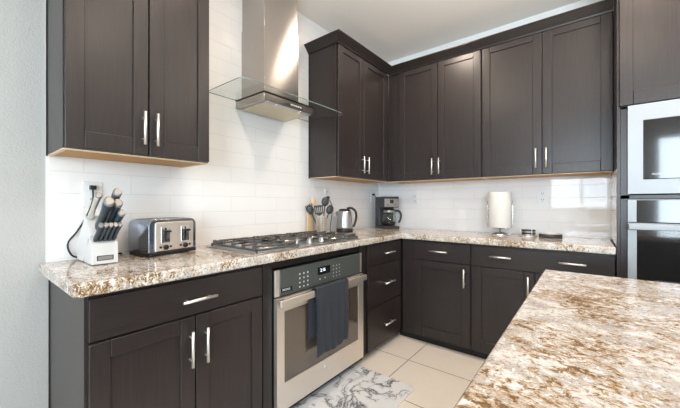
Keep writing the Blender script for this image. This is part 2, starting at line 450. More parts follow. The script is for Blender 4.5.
# crown moulding: A2 run + B run as one joined length of moulding, and A1's own
def crown_run(path, z0=2.535, z1=2.605, p=.060):
    """path: list of (x,y) of cabinet faces; outward is to the right of travel"""
    prof = [(0, z0), (.008, z0), (.012, z0 + .010), (p - .006, z1 - .012), (p, z1 - .008), (p, z1), (0, z1)]
    mb = MB(); rings = []
    n = len(path)
    for i, (x, y) in enumerate(path):
        def nrm(a, b):
            d = Vector((b[0] - a[0], b[1] - a[1])).normalized(); return Vector((d.y, -d.x))
        n0 = nrm(path[i - 1], path[i]) if i else None; n1 = nrm(path[i], path[i + 1]) if i < n - 1 else None
        if n0 is None: m_ = n1
        elif n1 is None: m_ = n0
        else:
            m_ = (n0 + n1); m_ = m_ / m_.dot(n0)
        rings.append([mb.bm.verts.new((x + m_.x * q, y + m_.y * q, z)) for (q, z) in prof])
    k = len(prof)
    for i in range(n - 1):
        for j in range(k): mb.bm.faces.new([rings[i][j], rings[i][(j + 1) % k], rings[i + 1][(j + 1) % k], rings[i + 1][j]])
    mb.bm.faces.new(rings[0]); mb.bm.faces.new(rings[-1]); return mb
e = .0015
tag(crown_run([(.001, -1.207 - e), (U + e, -1.207 - e), (U + e, -U - e), (2.118, -U - e)]).build('crown_moulding', 'espresso_dark'),
    'dark angled crown moulding running round the corner along the wall cabinet tops', 'moulding')
tag(crown_run([(.001, -2.953 - e), (U + e, -2.953 - e), (U + e, -2.336 + e), (.001, -2.336 + e)]).build('crown_moulding', 'espresso_dark'),
    'dark crown moulding on top of the wall cabinet left of the hood', 'moulding')

BD = .613
# base unit left of the oven
r = thing('base_cabinet', 'dark base cabinet with one drawer over two doors, at the left counter end', 'cabinet', (0, -2.944, 0), PI / 2)
box(0, .765, -BD + .021, -.001, 0, .863).build('body', 'espresso', r, .001, 1)
box(.0, .765, -BD + .075, -.001, FLOOR, 0).build('toe_kick', 'kick', r)
d = slab(r, .010, .752, .698, .848, -BD); pull(d, .398, .765, -BD, .155, False)
d = shaker(r, .010, .387, .006, .688, -BD, .063, .064, .075); pull(d, .362, .555, -BD, .155, True)
d = shaker(r, .392, .752, .006, .688, -BD, .063, .064, .075); pull(d, .430, .553, -BD, .155, True)
scribe(r, FLOOR, .863, -.0002)
# oven housing
oy0 = -2.178
r = thing('oven_cabinet', 'dark base housing framing the under-counter oven', 'cabinet', (0, oy0, 0), PI / 2)
WO = 1.0
mb = MB(); mb.box(0, .060, -BD + .012, -.001, FLOOR + .05, .863); mb.box(.928, WO - .001, -BD + .012, -.001, FLOOR + .05, .863)
mb.box(.060, .928, -BD + .03, -.001, .818, .863); mb.box(.060, .928, -.02, -.001, FLOOR + .05, .818)
mb.build('body', 'espresso_dark', r, .001, 1)
box(0, WO - .001, -BD + .075, -.03, FLOOR, FLOOR + .049).build('toe_kick', 'kick', r)
# oven : local x 0..W, front -y
OW = .846
r = thing('wall_oven', 'stainless under-counter oven with slate control panel and window door', 'oven', (0, oy0 + .068, 0), PI / 2)
box(.0, OW, -BD + .006, -.03, FLOOR + .052, .812).build('body', 'black', r)
box(.0, .034, -BD - .006, -BD + .006, .664, .812).build('side_trim', 'steel', r, .002)
box(OW - .028, OW, -BD - .006, -BD + .006, .664, .812).build('side_trim', 'steel', r, .002)
cp = box(.035, OW - .029, -BD - .010, -BD + .005, .664, .812).build('control_panel', 'slate', r, .002)
yf = -BD - .0105
dsp = box(.345, .465, yf - .0012, yf, .728, .778).build('display', 'black_glass', cp)
text('display_digits', '2:16', .030, 'led', dsp, (.392, yf - .0018, .756), (PI / 2, 0, 0))
def dots(name, pts, sz):
    for (x, z, k) in pts: box(x - sz * k / 2, x + sz * k / 2, yf - .0010, yf - .0002, z - sz / 2, z + sz / 2).build(name, 'ink', cp)
dots('key', [(.185 + c * .034, .765 - q * .026, 1) for c in range(3) for q in range(4)], .009)
dots('key', [(.50 + c * .033, .765 - q * .024, .7) for c in range(3) for q in range(4)] + [(.365, .700, 1.2), (.415, .702, 1.2)], .007)
bd = MB(); bd.box(.036, .118, yf - .0012, yf, .684, .706); bdo = bd.build('badge', 'black', cp)
text('badge_lettering', 'PROFILE', .016, 'ink', bdo, (.077, yf - .0017, .695), (PI / 2, 0, 0))
for q in (.032, .114): box(q, q + .008, yf - .0018, yf, .682, .708).build('badge_end', 'chrome', cp)
# door
yd = -BD - .022
wx0, wx1, wz0, wz1 = .055, OW - .085 + .02, .172, .578
mb = MB()
for q in ((0, wx0, .018, .655), (wx1, OW, .018, .655), (wx0, wx1, .018, wz0), (wx0, wx1, wz1, .655)):
    mb.box(q[0], q[1], yd, -BD + .004, q[2], q[3])
dr = mb.build('door', 'steel', r)
box(wx0, wx1, yd + .004, -BD + .003, wz0, wz1).build('window', 'oven_glass', dr)
hb = MB().box(.0, OW, yd - .034, yd - .016, .612, .652).build('handle', 'steel', dr, .005, 3)
for q in (.02, OW - .045): box(q, q + .025, yd - .017, yd, .620, .648).build('handle_mount', 'black', dr)
mt = Matrix.Rotation(PI / 2, 4, 'X')
MB().lathe([(0, 0), (.016, 0), (.017, .001), (.015, .002), (0, .0015)], 24, (0, 0, 0), Matrix.Translation((.415, yd, .118)) @ mt).build('emblem', 'chrome', dr)
text('emblem_lettering', 'GE', .013, 'ink_grey', dr, (.415, yd - .0024, .118), (PI / 2, 0, 0))
box(0, OW, -BD - .01, -BD + .004, FLOOR + .055, .010).build('vent_strip', 'black', r)

# towel over the oven handle
def towel():
    mb = MB(); 
    xb = BD + .022; ya, yb_ = -1.838, -1.512
    NU, NV = 26, 34; top = .6535; hx0, hx1 = xb + .0155, xb + .0345
    for layer in (0, 1):
        pass
    path = []
    L_front, L_back = .405, .30
    # parametrise over bar: back bottom -> over -> front bottom
    nb, nf = 14, 18
    for k in range(nb): 
        z = top - L_back + L_back * k / nb; path.append((hx0 - .005, z, -(1 - k / nb)))
    for k in range(7):
        a = PI - PI * k / 6; cx = (hx0 + hx1) / 2; rr = (hx1 - hx0) / 2 + .006
        path.append((cx + rr * math.cos(a), top + .010 * math.sin(a) + .003, 0))
    for k in range(1, nf + 1):
        path.append((hx1 + .006, top - L_front * k / nf, k / nf))
    g = []
    for i in range(NU + 1):
        u = i / NU; col = []
        for (x, z, s) in path:
            fold = .009 * math.sin(u * 2 * PI * 2.3 + .6) * min(1, abs(s) * 2.5) + .004 * math.sin(u * 17 + s * 5) * abs(s)
            if s > 0:
                xx = x + abs(fold) + .004 * s
                y = ya + (yb_ - ya) * u + .02 * s * (.3 - u)
                zz = z + (.018 * u - .004) * s + .006 * math.sin(u * 9) * s
            else:
                xx = x
                if s < 0: xx = x - abs(fold) * .1
                y = ya - .035 * min(1, abs(s) * 4) + (yb_ - ya + .0) * u
                zz = z + .03 * u * abs(s)
            col.append(mb.bm.verts.new((xx, y, zz)))
        g.append(col)
    for i in range(NU):
        for j in range(len(path) - 1):
            f = mb.bm.faces.new([g[i][j], g[i + 1][j], g[i + 1][j + 1], g[i][j + 1]]); f.smooth = True
    o = mb.build('dish_towel', 'towel')
    s = o.modifiers.new('s', 'SOLIDIFY'); s.thickness = .005; s.offset = 0
    return o
tag(towel(), 'dark slate blue towel hanging over the oven door handle', 'towel')

# drawer unit right of the oven, with the blind corner filler
r = thing('drawer_cabinet', 'dark base cabinet of three drawers between the oven and the corner', 'cabinet', (0, -1.175, 0), PI / 2)
box(0, 1.172, -BD + .021, -.001, 0, .863).build('body', 'espresso', r, .001, 1)
box(0, 1.0, -BD + .075, -.001, FLOOR, 0).build('toe_kick', 'kick', r)
for (a, b, hz) in ((.682, .850, .768), (.345, .676, .512), (.004, .339, .162)):
    d = slab(r, .010, .565, a, b, -BD); pull(d, .300 if 0 else .315, hz, -BD, .165, False)

# far wall base units
r = thing('base_cabinet', 'dark single door base cabinet with one drawer, nearest the inner corner', 'cabinet', (.62, 0, 0), 0)
box(.0, .622, -BD + .021, -.001, 0, .863).build('body', 'espresso', r, .001, 1)
box(-.045, .622, -BD + .055, -BD + .08, FLOOR, 0).build('toe_kick', 'kick', r)
d = slab(r, .125, .611, .694, .850, -BD); pull(d, .355, .777, -BD, .155, False)
d = shaker(r, .125, .611, .018, .686, -BD, .070, .064, .082); pull(d, .570, .580, -BD, .15, True)
r = thing('base_cabinet', 'wide dark base cabinet under the paper towels, one long drawer with two pulls', 'cabinet', (1.2435, 0, 0), 0)
box(.0, .872, -BD + .021, -.001, 0, .863).build('body', 'espresso', r, .001, 1)
box(.0, .872, -BD + .055, -BD + .08, FLOOR, 0).build('toe_kick', 'kick', r)
d = slab(r, .004, .866, .694, .850, -BD); pull(d, .212, .780, -BD, .15, False); pull(d, .652, .782, -BD, .15, False)
d = shaker(r, .004, .433, .018, .686, -BD, .070, .064, .082); pull(d, .396, .588, -BD, .14, True)
d = shaker(r, .438, .866, .018, .686, -BD, .070, .064, .082); pull(d, .478, .588, -BD, .14, True)

# tall oven cabinet
TX = 2.1205; TW = .86; TY = -.62
r = thing('tall_cabinet', 'tall dark cabinet at the right edge, housing microwave and oven', 'cabinet', (TX, 0, 0), 0)
mb = MB()
mb.box(0, .018, TY + .002, -.001, 0, 2.80); mb.box(TW - .018, TW, TY + .002, -.001, 0, 2.80)
mb.box(.018, TW - .018, -.02, -.001, 0, 2.80); mb.box(.018, TW - .018, TY + .03, -.02, 2.78, 2.80)
mb.box(.018, .060, TY, TY + .02, 0, 2.80); mb.box(TW - .060, TW - .018, TY, TY + .02, 0, 2.80)
mb.box(.018, TW - .018, TY, -.02, 1.216, 1.240); mb.box(.018, TW - .018, TY, -.02, 1.775, 1.79)
mb.box(.018, TW - .018, TY, -.02, .42, .44)
mb.build('body', 'espresso', r, .001, 1)
box(.0, TW, TY + .06, -.02, FLOOR, 0).build('toe_kick', 'kick', r)
box(-.0012, -.0002, TY + .022, -.002, .915, 1.408).build('splash_tile', 'tile_y', r, label='white tile side splash')
d = shaker(r, .012, TW / 2 - .002, 1.793, 2.79, TY - .02, .062, .07, .085); pull(d, TW / 2 - .04, 1.92, TY - .02, .155, True)
d = shaker(r, TW / 2 + .002, TW - .012, 1.793, 2.79, TY - .02, .062, .07, .085); pull(d, TW / 2 + .04, 1.92, TY - .02, .155, True)
d = slab(r, .012, TW - .012, .02, .415, TY - .02); pull(d, TW / 2, .30, TY - .02, .2, False)
# microwave
r = thing('microwave', 'built-in microwave with wide stainless trim, above the wall oven', 'microwave', (TX, TY, 0), 0)
x0, x1 = .050, TW - .050
box(x0 + .03, x1 - .03, .025, .45, 1.27, 1.76).build('body', 'black', r)
gx0, gx1, gz0, gz1 = .118, TW - .20, 1.332, 1.690
mb = MB()
for q in ((x0, gx0, 1.247, 1.787), (gx1 + .001, x1, 1.247, 1.787), (gx0, gx1 + .001, 1.247, gz0), (gx0, gx1 + .001, gz1, 1.787)): mb.box(q[0], q[1], -.020, -.001, q[2], q[3])
mb.build('trim_frame', 'trim_metal', r)
dg = box(gx0 + .002, gx1 - .002, -.024, -.003, gz0 + .002, gz1 - .002).build('door', 'black_glass', r, .002)
box(gx1 - .14, gx1 - .125, -.045, -.0245, gz0 + .03, gz1 - .03).build('handle', 'trim_metal', dg, .003)
text('door_lettering', 'PROFILE', .013, 'ink', dg, (gx0 + .060, -.0245, gz0 + .030), (PI / 2, 0, 0))
# wall oven in tall cabinet
r = thing('wall_oven', 'black glass wall oven with stainless handle bar, below the microwave', 'oven', (TX, TY, 0), 0)
box(x0 + .02, x1 - .02, .025, .5, .46, 1.20).build('body', 'black', r)
cp = box(x0 + .040, x1 - .040, -.018, -.001, 1.076, 1.208).build('control_panel', 'black_glass', r, .001)
mb = MB(); mb.box(x0, x0 + .039, -.018, -.001, 1.076, 1.212); mb.box(x1 - .039, x1, -.018, -.001, 1.076, 1.212); mb.box(x0 + .039, x1 - .039, -.018, -.001, 1.2085, 1.212)
mb.build('panel_trim', 'trim_metal', r)
mb = MB()
for q in ((x0, x0 + .040, .46, 1.070), (x1 - .040, x1, .46, 1.070), (x0 + .04, x1 - .04, .46, .53), (x0 + .04, x1 - .04, 1.055, 1.070)): mb.box(q[0], q[1], -.020, -.001, q[2], q[3])
dr = mb.build('door', 'trim_metal', r)
box(x0 + .040, x1 - .040, -.018, -.003, .53, 1.055).build('window', 'black_glass', dr)
box(x0, x1, -.062, -.045, 1.030, 1.066).build('handle', 'trim_metal', dr, .004)
for q in (x0 + .005, x1 - .03): box(q, q + .025, -.046, -.020, 1.036, 1.060).build('handle_mount', 'trim_metal', dr)
box(x0 + .12, x1 - .12, -.0195, -.0185, .705, .735).build('rack_rail', 'char', dr)

# ---------------------------------------------------------------- counters
CT, CB = .914, .865
ye = -2.982
mb = MB()
mb.prism([(.0005, ye), (.638, ye), (.638, -.638), (2.1165, -.638), (2.1165, -.0005), (.0005, -.0005)], CB, CT, 'z')
o = mb.build('countertop', 'granite', None, .010, 3)
tag(o, 'L-shaped speckled granite worktop along both tiled walls', 'countertop')
# island
r = thing('kitchen_island', 'kitchen island with dark panelled base in the right foreground', 'island', (1.837, -3.05, 0), 0)
box(.035, 1.06, .035, 1.356 - .035, FLOOR + .06, .872).build('body', 'espresso', r, .002)
box(.09, 1.0, .09, 1.27, FLOOR, FLOOR + .06).build('toe_kick', 'kick', r)
for k in range(2):
    d = shaker(r, 0, .62, .02, .85, 0, .07, .07, .08); d.name = 'end_panel'
    d.rotation_euler = (0, 0, -PI / 2); d.location = (.0145, .68 + k * .635 - .015, 0)
box(0, 1.10, 0, 1.356, .873, .914).build('worktop', 'granite2', r, .008, 3)

# ---------------------------------------------------------------- hood
hy = -1.72
r = thing('range_hood', 'stainless chimney range hood with glass canopy above the cooktop', 'range hood', (0, hy, 0), 0)
bx0, by0, by1 = .001, -.235, .225
mb = MB(); mb.box(bx0, .325, by0, by1, 1.868, 1.918)
hbod = mb.build('body', 'chim', r, .002)
box(.02, .285, by0 + .03, by1 - .03, 1.862, 1.8675).build('filter', 'filter', hbod)
box(.290, .322, by0 + .02, by1 - .02, 1.8635, 1.8675).build('lamp_strip', 'steel_white', hbod)
for s in (-.12, .10):
    MB().lathe([(0, 0), (.018, 0), (.018, -.004), (0, -.004)], 20, (.304, s, 1.8634)).build('hood_lamp', 'chrome', hbod)
mb = MB()
for k in range(5): mb.box(.3255, .3275, .0 + k * .022, .012 + k * .022, 1.888, 1.896)
mb.build('button_row', 'white', hbod)
MB().lathe([(0, 0), (.006, 0), (.006, .003), (0, .003)], 16, (0, 0, 0), Matrix.Translation((.3255, -.03, 1.893)) @ Matrix.Rotation(PI / 2, 4, 'Y')).build('power_knob', 'black', hbod)
# glass
gy0, gy1, gx = -.455, .525, .405
def rr(x1, y0, y1, rad, n=8):
    p = [(.001, y0)]
    for k in range(n + 1):
        a = -PI / 2 + PI / 2 * k / n; p.append((x1 - rad + rad * math.cos(a), y0 + rad + rad * math.sin(a)))
    for k in range(n + 1):
        a = PI / 2 * k / n; p.append((x1 - rad + rad * math.cos(a), y1 - rad + rad * math.sin(a)))
    p.append((.001, y1)); return p
outl = rr(gx, gy0, gy1, .05)
gl = MB().prism(outl, 1.9260, 1.9315, 'z').build('glass_canopy', 'hoodglass', r)
gl.data.materials.append(M['glassedge'])
for f in gl.data.polygons:
    if abs(f.normal.z) < .5: f.material_index = 1
box(.001, .330, by0 - .004, by1 + .004, 1.9205, 1.9255).build('mount_plate', 'black', r)
ly0, ly1 = -.187, .132
box(.001, .262, ly0, ly1, 1.932, 2.44).build('lower_chimney', 'chim', r, .0015)
box(.001, .256, ly0 + .005, ly1 - .005, 2.44, 2.858).build('upper_chimney', 'chim', r, .0015)

# ---------------------------------------------------------------- cooktop
cx0, cx1, cy0, cy1 = .095, .605, -2.230, -1.245
r = thing('gas_cooktop', 'stainless gas cooktop with black cast iron grates below the hood', 'cooktop', (cx0, cy0, CT), 0)
W_, L_ = cx1 - cx0, cy1 - cy0
box(0, W_, 0, L_, .0005, .007).build('pan', 'steel_white', r, .003, 2)
def grate(y0, y1, x0, x1):
    mb = MB(); h0, h1 = .031, .042; b = .0055
    for x in (x0, x1 - 2 * b): mb.box(x, x + 2 * b, y0, y1, .014, .026)
    for y in (y0, y1 - 2 * b): mb.box(x0, x1, y, y + 2 * b, .014, .026)
    n = 5
    for k in range(n):
        x = x0 + .03 + (x1 - x0 - .06) * k / (n - 1)
        for (ya, yb2) in ((y0, y0 + (y1 - y0) * .33), (y1 - (y1 - y0) * .33, y1)):
            mb.box(x - b, x + b, ya, yb2, h0, h1)
        mb.box(x - .007, x + .007, y0, y0 + .018, .018, h1 + .004); mb.box(x - .007, x + .007, y1 - .018, y1, .018, h1 + .004)
    ym = (y0 + y1) / 2
    for x in (x0 + .01, x0 + (x1 - x0) * .5, x1 - .01): mb.box(x - b, x + b, y0 + .05, y1 - .05, h0, h1)
    mb.box(x0, x1, ym - b, ym + b, h0, h1)
    for x in (x0 + .006, x1 - .006):
        for y in (y0 + .006, y1 - .006): mb.tube([(x, y, .0072), (x, y, .02)], .007, 8)
        mb.box(x - b, x + b, ym - b, ym + b, .014, h0)
    return mb.build('grate', 'iron', r, .002, 1)
grate(.020, .335, .025, W_ - .02)
grate(.345, .640, .025, W_ * .66)
grate(.650, .965, .025, W_ - .02)
def burner(x, y, rad, gold=False):
    b = MB().lathe([(0, .0072), (rad * 1.25, .0072), (rad * 1.2, .010), (rad, .013), (rad, .020), (0, .020)], 28, (x, y, 0)).build('burner', 'steel', r)
    MB().lathe([(0, .0202), (rad * .92, .0202), (rad * .95, .024), (rad * .8, .028), (0, .029)], 28, (x, y, 0)).build('burner_cap', 'brass' if gold else 'iron', b)
for (x, y, q, g) in ((.14, .18, .038, 0), (.37, .18, .034, 0), (.19, .49, .052, 1), (.14, .81, .034, 0), (.37, .81, .040, 0)): burner(x, y, q, g)
for k in range(5):
    x = .425 if k % 2 == 0 else .375
    y = .375 + k * .060
    kb = MB().lathe([(0, .0072), (.021, .0072), (.021, .012), (.017, .014), (.0165, .034), (.014, .037), (0, .037)], 24, (x, y, 0)).build('knob', 'steel_white', r)
    MB().box(x - .016, x + .016, y - .003, y + .003, .0372, .042).build('knob_grip', 'steel_white', kb, .001)

# ---------------------------------------------------------------- knife block
r = thing('knife_block', 'white slanted knife block holding knives, on the left counter end', 'knife block', (0, -2.85, CT), 0)
slabp = [(.035, .003), (.030, .075), (.170, .218), (.262, .132), (.135, .003)]
MB().prism(slabp, 0, .098).build('slab', 'blockwhite', r, .003, 2)
boxp = [(.150, .003), (.283, .003), (.283, .095), (.236, .122), (.218, .108)]
fb = MB().prism(boxp, .0, .098).build('front_box', 'blockwhite', r, .003, 2)
bg_ = MB().box(.2832, .2842, .018, .080, .019, .041).build('badge', 'char', fb, .0004, 1)
MB().box(.2843, .2850, .022, .076, .022, .038).build('badge_plate', 'cap', bg_, .0003, 1)
mb = MB()
for (x, y) in ((.05, .01), (.05, .088), (.12, .01), (.12, .088), (.27, .01), (.27, .088)): mb.tube([(x, y, .0004), (x, y, .0035)], .006, 8)
mb.build('foot', 'black', r)
D0 = Vector((.77, .0, .64)).normalized(); N0 = Vector((-D0.z, 0, D0.x))
KB = Vector((0, -2.85, CT))
def knife(label, base, L, r0, group, tip=True, col='handle', tilt=0, name='kitchen_knife'):
    """root at the bolster; the handle runs along D0, the blade back into the block"""
    rt = thing(name, label, 'knife', tuple(KB + Vector(base)), 0, group)
    d = (D0 + Vector((0, tilt, 0))).normalized()
    ry = r0 * .74
    def sec(t, k, off=0):
        c = d * (L * t) + N0 * off
        return [c + N0 * (r0 * k * math.cos(a)) + Vector((0, 1, 0)) * (ry * k * math.sin(a)) for a in [i / 12 * 2 * PI for i in range(12)]]
    mb = MB(); rings = [[mb.bm.verts.new(v) for v in sec(*q)] for q in ((.0, .75, 0), (.10, 1.0, 0), (.35, .86, .001), (.6, .92, .0), (.88, 1.12, -.002), (.90, 1.1, -.002))]
    for i in range(len(rings) - 1):
        for k in range(12): mb.bm.faces.new([rings[i][k], rings[i][(k + 1) % 12], rings[i + 1][(k + 1) % 12], rings[i + 1][k]]).smooth = True
    mb.bm.faces.new(rings[0]); mb.bm.faces.new(rings[-1])
    mb.build('handle', col, rt)
    mb = MB(); rings = [[mb.bm.verts.new(v) for v in sec(*q)] for q in ((.902, 1.12, -.002), (.97, 1.15, -.004), (1.0, .8, -.005))]
    for i in range(len(rings) - 1):
        for k in range(12): mb.bm.faces.new([rings[i][k], rings[i][(k + 1) % 12], rings[i + 1][(k + 1) % 12], rings[i + 1][k]]).smooth = True
    mb.bm.faces.new(rings[0]); mb.bm.faces.new(rings[-1])
    mb.build('end_cap', 'cap', rt)
    p = [-.012, .0]
    mb = MB(); a = d * -.012; w_ = r0 * .8
    for s0, s1 in ((-.0012, .0012),):
        q = [d * -.02 - N0 * w_, d * -.02 + N0 * w_, d * .001 + N0 * w_, d * .001 - N0 * w_]
        A = [mb.bm.verts.new(v + Vector((0, s0, 0))) for v in q]; B = [mb.bm.verts.new(v + Vector((0, s1, 0))) for v in q]
        for i in range(4): mb.bm.faces.new([A[i], A[(i + 1) % 4], B[(i + 1) % 4], B[i]])
        mb.bm.faces.new(A); mb.bm.faces.new(B)
    mb.build('blade', 'steel_white', rt)
    return rt
knife('sharpening steel with bright metal handle, leftmost in the block top', (.180, .018, .206), .175, .0155, 'tools in the knife block', col='nickel', name='sharpening_steel')['category'] = 'sharpening steel'
knife('large chef knife, thick slate blue handle beside the sharpening steel', (.232, .036, .160), .205, .0225, 'tools in the knife block')
knife('knife with slate blue handle, tallest at the back right of the block', (.190, .078, .200), .205, .020, 'tools in the knife block')
knife('knife with slate blue handle, in front of the tallest right hand knife', (.225, .074, .165), .185, .021, 'tools in the knife block')
knife('short utility knife with slate blue handle, rightmost in the block top', (.250, .088, .143), .150, .017, 'tools in the knife block')
for k, nm in enumerate(('leftmost', 'second from left', 'middle', 'second from right', 'rightmost')):
    knife('steak knife in the front row of the block, %s of five' % nm, (.262, .016 + k * .0172, .1075), .125, .0115, 'steak knives in the front of the block', name='steak_knife')

# ---------------------------------------------------------------- toaster
rz = math.radians(12)
r = thing('toaster', 'four slot stainless toaster with dark chrome ends, right of the knife block', 'toaster', (.130, -2.497, CT), rz)
# local: front +x (depth .2), length y .28
def rbox(x0, x1, y0, y1, z0, z1, rad, n=6):
    """rounded top profile in xz, swept in y"""
    p = [(x0, z0)]
    for k in range(n + 1):
        a = PI - PI / 2 * k / n; p.append((x0 + rad + rad * math.cos(a), z1 - rad + rad * math.sin(a)))
    for k in range(n + 1):
        a = PI / 2 - PI / 2 * k / n; p.append((x1 - rad + rad * math.cos(a), z1 - rad + rad * math.sin(a)))
    p.append((x1, z0)); return p
def rprof_y(y0, y1, z0, z1, rad, n=6):
    return rbox(y0, y1, 0, 0, z0, z1, rad, n)
MB().box(-.080, .100, -.135, .135, .004, .022).build('base', 'black', r, .004, 2)
MB().prism(rprof_y(-.138, .138, .020, .190, .032), -.082, .094, 'x').build('shell', 'darkchrome', r, .004, 2)
MB().prism(rprof_y(-.108, .116, .026, .176, .012), .0945, .101, 'x').build('front_panel', 'steel', r, .003, 2)
tp = MB().box(-.062, .075, -.112, .112, .1902, .1925).build('top_plate', 'steel_white', r, .001, 2)
mb = MB()
for s in (-.056, .056):
    for x in (-.028, .034): mb.box(x - .014, x + .014, s - .048, s + .048, .1926, .1934)
mb.build('slot', 'black', tp)
for s in (-.053, .062):
    box(.1012, .1022, s - .024, s + .024, .068, .150).build('lever_plate', 'chrome', r, .0004, 1)
    box(.1024, .1030, s - .004, s + .004, .074, .146).build('lever_track', 'black', r)
    box(.1032, .122, s - .020, s + .020, .122, .132).build('lever', 'black', r, .002, 2)
    q = Matrix.Translation((.1013, s, .044)) @ Matrix.Rotation(PI / 2, 4, 'Y')
    MB().lathe([(0, 0), (.014, 0), (.013, .009), (.011, .011), (0, .011)], 24, (0, 0, 0), q).build('dial', 'black', r)
    for dd in (-.028, .028):
        q = Matrix.Translation((.1013, s + dd, .046)) @ Matrix.Rotation(PI / 2, 4, 'Y')
        MB().lathe([(0, 0), (.006, 0), (.006, .004), (0, .004)], 16, (0, 0, 0), q).build('button', 'black', r)

# ---------------------------------------------------------------- outlets and cords
def outlet(label, loc, rotz, w_=.072, h_=.118, kind='outlet'):
    r = thing('wall_outlet' if kind == 'outlet' else 'wall_switch', label, kind, loc, rotz, 'white wall plates')
    MB().box(-w_ / 2, w_ / 2, -.006, -.0005, -h_ / 2, h_ / 2).build('plate', 'white', r, .002, 2)
    for s in (-.027, .027):
        q = Matrix.Translation((0, -.0062, s)) @ Matrix.Rotation(PI / 2, 4, 'X')
        f = MB().box(-.017, .017, -.0080, -.0062, s - .020, s + .020).build('socket', 'white', r, .0006, 1)
        mb = MB(); mb.box(-.009, -.006, -.0084, -.0081, s - .004, s + .008); mb.box(.006, .009, -.0084, -.0081, s - .004, s + .008); mb.box(-.0025, .0025, -.0084, -.0081, s - .014, s - .009)
        mb.build('slot', 'black', f)
    return r
outlet('white double outlet behind the knife block, black plug in it', (0, -2.782, 1.235), PI / 2, .080, .125)
outlet('white outlet on the left wall above the utensil holder', (0, -.965, 1.275), PI / 2)
outlet('white outlet in the corner beside the coffee maker', (0, -.150, 1.265), PI / 2)
outlet('white outlet on the far wall right of the coffee maker', (.470, 0, 1.245), 0)
outlet('white outlet on the far wall right of the paper towel roll', (1.666, 0, 1.250), 0, .078, .120)

def cord(name, label, plug, pts, r_=.004):
    rt = thing(name, label, 'power cord', plug, 0)
    P0 = Vector(plug)
    mb = MB(); x = .0085
    mb.box(x, x + .026, -.013, .013, -.011, .011); mb.build('plug', 'black', rt, .003, 2)
    MB().tube([Vector(p) - P0 for p in catmull([(plug[0] + .022, plug[1], plug[2] - .008)] + pts, 8)], r_, 8).build('cable', 'black', rt)
cord('power_cord', 'black cord from the left outlet looping behind the knife block', (0, -2.785, 1.268),
     [(.030, -2.788, 1.20), (.014, -2.81, 1.12), (.011, -2.845, 1.05), (.011, -2.878, 1.00), (.011, -2.875, .955), (.012, -2.85, .925), (.014, -2.78, .921), (.012, -2.70, .920), (.025, -2.66, .921)])
cord('power_cord', 'dark grey cord hanging from the outlet behind the utensil holder', (0, -.965, 1.248),
     [(.030, -.945, 1.215), (.028, -.91, 1.16), (.028, -.915, 1.07), (.03, -.94, .98), (.035, -.945, .921), (.045, -.93, .919)], .0035)
cord('power_cord', 'black cord plugged in beside the coffee maker', (0, -.150, 1.295),
     [(.050, -.165, 1.285), (.070, -.18, 1.25), (.075, -.185, 1.20), (.07, -.10, 1.10), (.065, -.07, 1.0), (.07, -.05, .920)], .0035)

# ---------------------------------------------------------------- utensils
ux, uy = .115, -1.165
r = thing('utensil_holder', 'perforated stainless utensil holder right of the cooktop', 'utensil holder', (ux, uy, CT))
mb = MB().lathe([(0, .0005), (.048, .0005), (.050, .003), (.050, .165), (.052, .168), (.048, .168), (.047, .006), (0, .006)], 40)
mb.build('cup', 'nickel', r)
mb = MB()
for k in range(20):
    a = k / 20 * 2 * PI
    for z in range(9):
        mt_ = Matrix.Rotation(a, 4, 'Z') @ Matrix.Translation((.0502, 0, .03 + z * .014)) @ Matrix.Rotation(PI / 2, 4, 'Y')
        if k % 3 != 2: mb.lathe([(0, 0), (.0027, 0), (.0027, .0005), (0, .0005)], 6, (0, 0, 0), mt_)
mb.build('perforations', 'black', r)['kind'] = 'stuff'
def utensil(name, label, base, top, headf, hm='char', sm='char', cat='utensil'):
    b = Vector((ux, uy, CT)) + Vector(base); t_ = Vector(top)
    rt = thing(name, label, cat, tuple(b), 0, 'utensils in the steel holder')
    MB().tube([(0, 0, 0), t_ * .55, t_], [.0045, .0045, .0055], 8).build('handle', sm, rt)
    d = t_.normalized(); side = Vector((.62, .78, 0)); side = (side - d * side.dot(d)).normalized(); nn = d.cross(side)
    mtx = Matrix((( side.x, nn.x, d.x, t_.x), (side.y, nn.y, d.y, t_.y), (side.z, nn.z, d.z, t_.z), (0, 0, 0, 1)))
    headf(mtx).build('head', hm, rt)
    return rt
def turner(mtx):
    mb = MB(); 
    for k in range(5):
        x = -.034 + k * .017; mb.box(x - .0045, x + .0045, -.0015, .0015, .012, .074, mtx)
    mb.box(-.040, .040, -.0015, .0015, .070, .088, mtx); mb.prism([(-.008, -.004), (.008, -.004), (.040, .022), (-.040, .022)], -.0016, .0016, 'y', mtx)
    return mb
def ladle(mtx):
    mb = MB(); m2 = mtx @ Matrix.Translation((0, 0, .030)) @ Matrix.Diagonal((1, .45, 1.25, 1))
    prof = [(.034 * math.sin(a), -.034 * math.cos(a)) for a in [PI * k / 10 for k in range(11)]]
    mb.lathe([(max(p, 0), z) for p, z in prof], 18, (0, 0, 0), m2); return mb
def pasta(mtx):
    mb = ladle(mtx)
    for k in range(5):
        x = -.026 + k * .013
        mb.tube([mtx @ Vector((x, 0, .045)), mtx @ Vector((x * 1.1, -.01, .075)), mtx @ Vector((x * 1.1, -.024, .078))], .003, 6)
    return mb
def spoonh(mtx):
    mb = MB(); m2 = mtx @ Matrix.Translation((0, 0, .028)) @ Matrix.Diagonal((1, .35, 1.5, 1))
    mb.lathe([(max(.023 * math.sin(PI * k / 10), 0), -.023 * math.cos(PI * k / 10)) for k in range(11)], 16, (0, 0, 0), m2); return mb
utensil('pasta_fork', 'black nylon pasta fork leaning left in the steel holder', (-.002, -.012, .012), (-.060, -.050, .180), pasta)
utensil('slotted_turner', 'black slotted turner standing in the middle of the steel holder', (.014, -.016, .012), (-.010, -.014, .160), turner)
